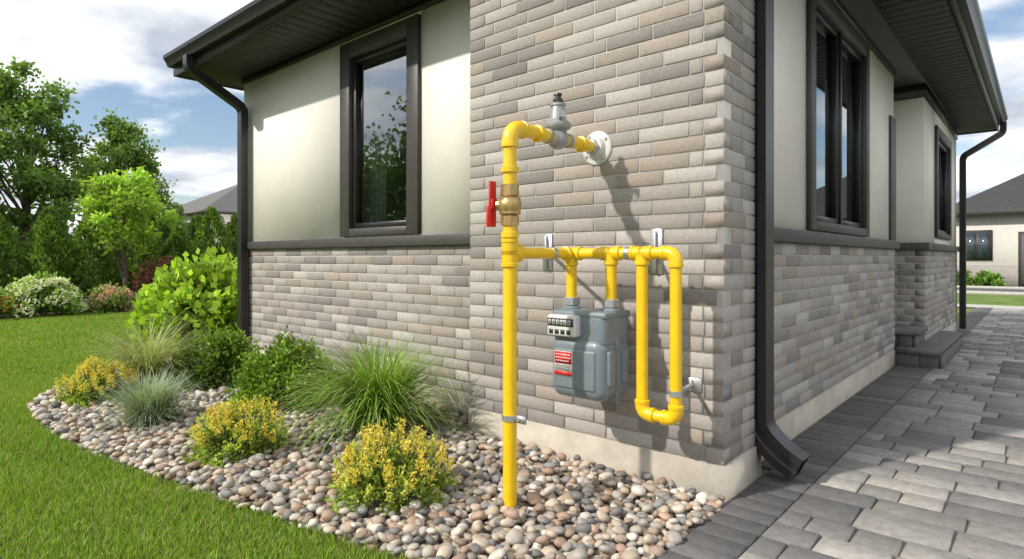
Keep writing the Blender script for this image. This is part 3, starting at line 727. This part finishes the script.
mass('distant_trees',[(-66+random.uniform(-4,4),-30+i*7.5) for i in range(14)],5,4.2,1800,.55)

# ---------------------------------------------------------------- neighbour houses
def nhouse(name,x0,x1,y0,y1,h,rise,roofm,feats,wains=1.0):
    e_=empty(name,((x0+x1)/2,(y0+y1)/2,0)); b_=MB(); b_.box(x0,x1,y0,y1,-.1,h); b_.obj('walls',M['nstucco'],e_)
    b_=MB(); b_.box(x0-.04,x1+.04,y0-.04,y1+.04,-.1,wains); b_.obj('brick_base',M['nbrick'],e_)
    o=.5; a,b,c,d=x0-o,x1+o,y0-o,y1+o; z=h; w=min(b-a,d-c)/2
    if b-a>d-c: r1=(a+w,(c+d)/2,z+rise); r2=(b-w,(c+d)/2,z+rise); F=[(0,1,5,4),(1,2,5),(2,3,4,5),(3,0,4)]
    else: r1=((a+b)/2,c+w,z+rise); r2=((a+b)/2,d-w,z+rise); F=[(0,1,4),(1,2,5,4),(2,3,5),(3,0,4,5)]
    me=bpy.data.meshes.new('roof'); me.from_pydata([(a,c,z+.2),(b,c,z+.2),(b,d,z+.2),(a,d,z+.2),r1,r2],[],F); me.update(); link(me,'roof',roofm,e_)
    b_=MB(); b_.box(a,b,c,c+.05,z-.02,z+.2); b_.box(a,b,d-.05,d,z-.02,z+.2); b_.box(a,a+.05,c+.06,d-.06,z-.02,z+.2); b_.box(b-.05,b,c+.06,d-.06,z-.02,z+.2); b_.box(a+.06,b-.06,c+.06,d-.06,z,z+.03); b_.obj('eaves',M['trim'],e_)
    for (nm,side,s0,s1,z0,z1,mt) in feats:
        f=MB()
        if side=='S':
            f.box(s0,s1,y0-.06,y0-.001,z0,z1); f.obj(nm+'_frame',M['trim'],e_); g=MB(); m_=.1
            mid=(s0+s1)/2; g.box(s0+m_,mid-.04,y0-.08,y0-.061,z0+m_,z1-m_); g.box(mid+.04,s1-m_,y0-.08,y0-.061,z0+m_,z1-m_)
        else:
            f.box(x1+.001,x1+.05,s0,s1,z0,z1); f.obj(nm+'_frame',M['trim'],e_); g=MB(); m_=.1; g.box(x1+.051,x1+.07,s0+m_,s1-m_,z0+m_,z1-m_)
        g.obj(nm,mt,e_)
    return e_
GL=surf('neighbour_glass',(.05,.07,.085),.08,var=.1,bump=0,spec=1)
nhouse('neighbor_house',-1.9,10,30,39,3.05,3.2,M['nroof2'],[('window','S',-1.5,-.5,1.1,2.4,GL),('garage_door','S',.35,3.6,.0,2.3,M['ngar']),('window','S',5.5,7.5,1.1,2.3,GL)],.9)
nhouse('neighbor_house',-57,-46.5,16,26,4.6,3.2,M['nroof'],[('window','E',17.5,19,2.6,4.0,GL),('window','E',21,23,2.6,4.0,GL),('window','S',-55,-53,2.6,4.0,GL),('window','S',-51,-49,2.6,4.0,GL)])
for (x,y,s) in ((-1.6,28.9,.55),(-.6,28.9,.45),(5,28.9,.7),(-3.2,28.3,.7)):
    shrub('green_shrub',(x,y,0),(s,s,s*1.2),1800,.14,.09,(.16,.27,.06),nclump=30)

# ---------------------------------------------------------------- camera, light, sky
cam=bpy.data.cameras.new('camera'); co=bpy.data.objects.new('camera',cam); COL.objects.link(co)
co.location=(1.177,-2.896,1.2); co.rotation_euler=(math.radians(90),0,math.radians(41.5))
cam.sensor_width=36; cam.lens=602/1024*36; cam.shift_y=-.021; cam.clip_end=1000; cam.clip_start=.05
S.camera=co
sd=Vector((.36,.86,-.74)).normalized()
sl=bpy.data.lights.new('sun','SUN'); so=bpy.data.objects.new('sun',sl); COL.objects.link(so)
sl.energy=4.0; sl.angle=math.radians(1.6); sl.color=(1,.94,.85); so.rotation_euler=sd.to_track_quat('-Z','Y').to_euler(); so.location=(-5,-8,10)
w=bpy.data.worlds.new('World'); S.world=w; w.use_nodes=True; nt=w.node_tree; L=nt.links; nt.nodes.clear()
out=N(nt,'ShaderNodeOutputWorld'); sky=N(nt,'ShaderNodeTexSky'); sky.sky_type='NISHITA'; sky.sun_disc=False
sky.sun_elevation=math.asin(-sd.z); sky.sun_rotation=math.atan2(-sd.x,-sd.y)%(2*math.pi)
b1=N(nt,'ShaderNodeBackground'); b1.inputs['Strength'].default_value=.15; L.new(sky.outputs[0],b1.inputs['Color'])
tc=N(nt,'ShaderNodeTexCoord'); sx=N(nt,'ShaderNodeSeparateXYZ'); L.new(tc.outputs['Generated'],sx.inputs[0])
ad=N(nt,'ShaderNodeMath',operation='MAXIMUM'); ad.inputs[1].default_value=0; L.new(sx.outputs['Z'],ad.inputs[0])
ad2=N(nt,'ShaderNodeMath',operation='ADD'); ad2.inputs[1].default_value=.20; L.new(ad.outputs[0],ad2.inputs[0])
dx=N(nt,'ShaderNodeMath',operation='DIVIDE'); dy=N(nt,'ShaderNodeMath',operation='DIVIDE')
L.new(sx.outputs['X'],dx.inputs[0]);L.new(ad2.outputs[0],dx.inputs[1]);L.new(sx.outputs['Y'],dy.inputs[0]);L.new(ad2.outputs[0],dy.inputs[1])
cb=N(nt,'ShaderNodeCombineXYZ'); L.new(dx.outputs[0],cb.inputs[0]);L.new(dy.outputs[0],cb.inputs[1])
n1=N(nt,'ShaderNodeTexNoise'); n1.inputs['Scale'].default_value=1.15; n1.inputs['Detail'].default_value=8; n1.inputs['Roughness'].default_value=.54; n1.inputs['Distortion'].default_value=.2
L.new(cb.outputs[0],n1.inputs['Vector'])
cv=N(nt,'ShaderNodeMath',operation='MULTIPLY_ADD'); cv.inputs[1].default_value=.24; L.new(ad.outputs[0],cv.inputs[0]); L.new(n1.outputs['Fac'],cv.inputs[2])
cr=N(nt,'ShaderNodeMapRange'); cr.interpolation_type='SMOOTHSTEP'; cr.inputs['From Min'].default_value=.46; cr.inputs['From Max'].default_value=.57; L.new(cv.outputs[0],cr.inputs['Value'])
n2=N(nt,'ShaderNodeTexNoise'); n2.inputs['Scale'].default_value=2.2; n2.inputs['Detail'].default_value=7; L.new(cb.outputs[0],n2.inputs['Vector'])
rm=N(nt,'ShaderNodeValToRGB'); rm.color_ramp.elements[0].position=.38; rm.color_ramp.elements[0].color=(.40,.44,.50,1); rm.color_ramp.elements[1].position=.66; rm.color_ramp.elements[1].color=(1,1,1,1)
L.new(n2.outputs['Fac'],rm.inputs[0])
b2=N(nt,'ShaderNodeBackground'); b2.inputs['Strength'].default_value=1.5; L.new(rm.outputs[0],b2.inputs['Color'])
ms=N(nt,'ShaderNodeMixShader'); L.new(cr.outputs[0],ms.inputs[0]); L.new(b1.outputs[0],ms.inputs[1]); L.new(b2.outputs[0],ms.inputs[2]); L.new(ms.outputs[0],out.inputs[0])
S.view_settings.view_transform='Standard'; S.view_settings.look='None'; S.view_settings.exposure=0
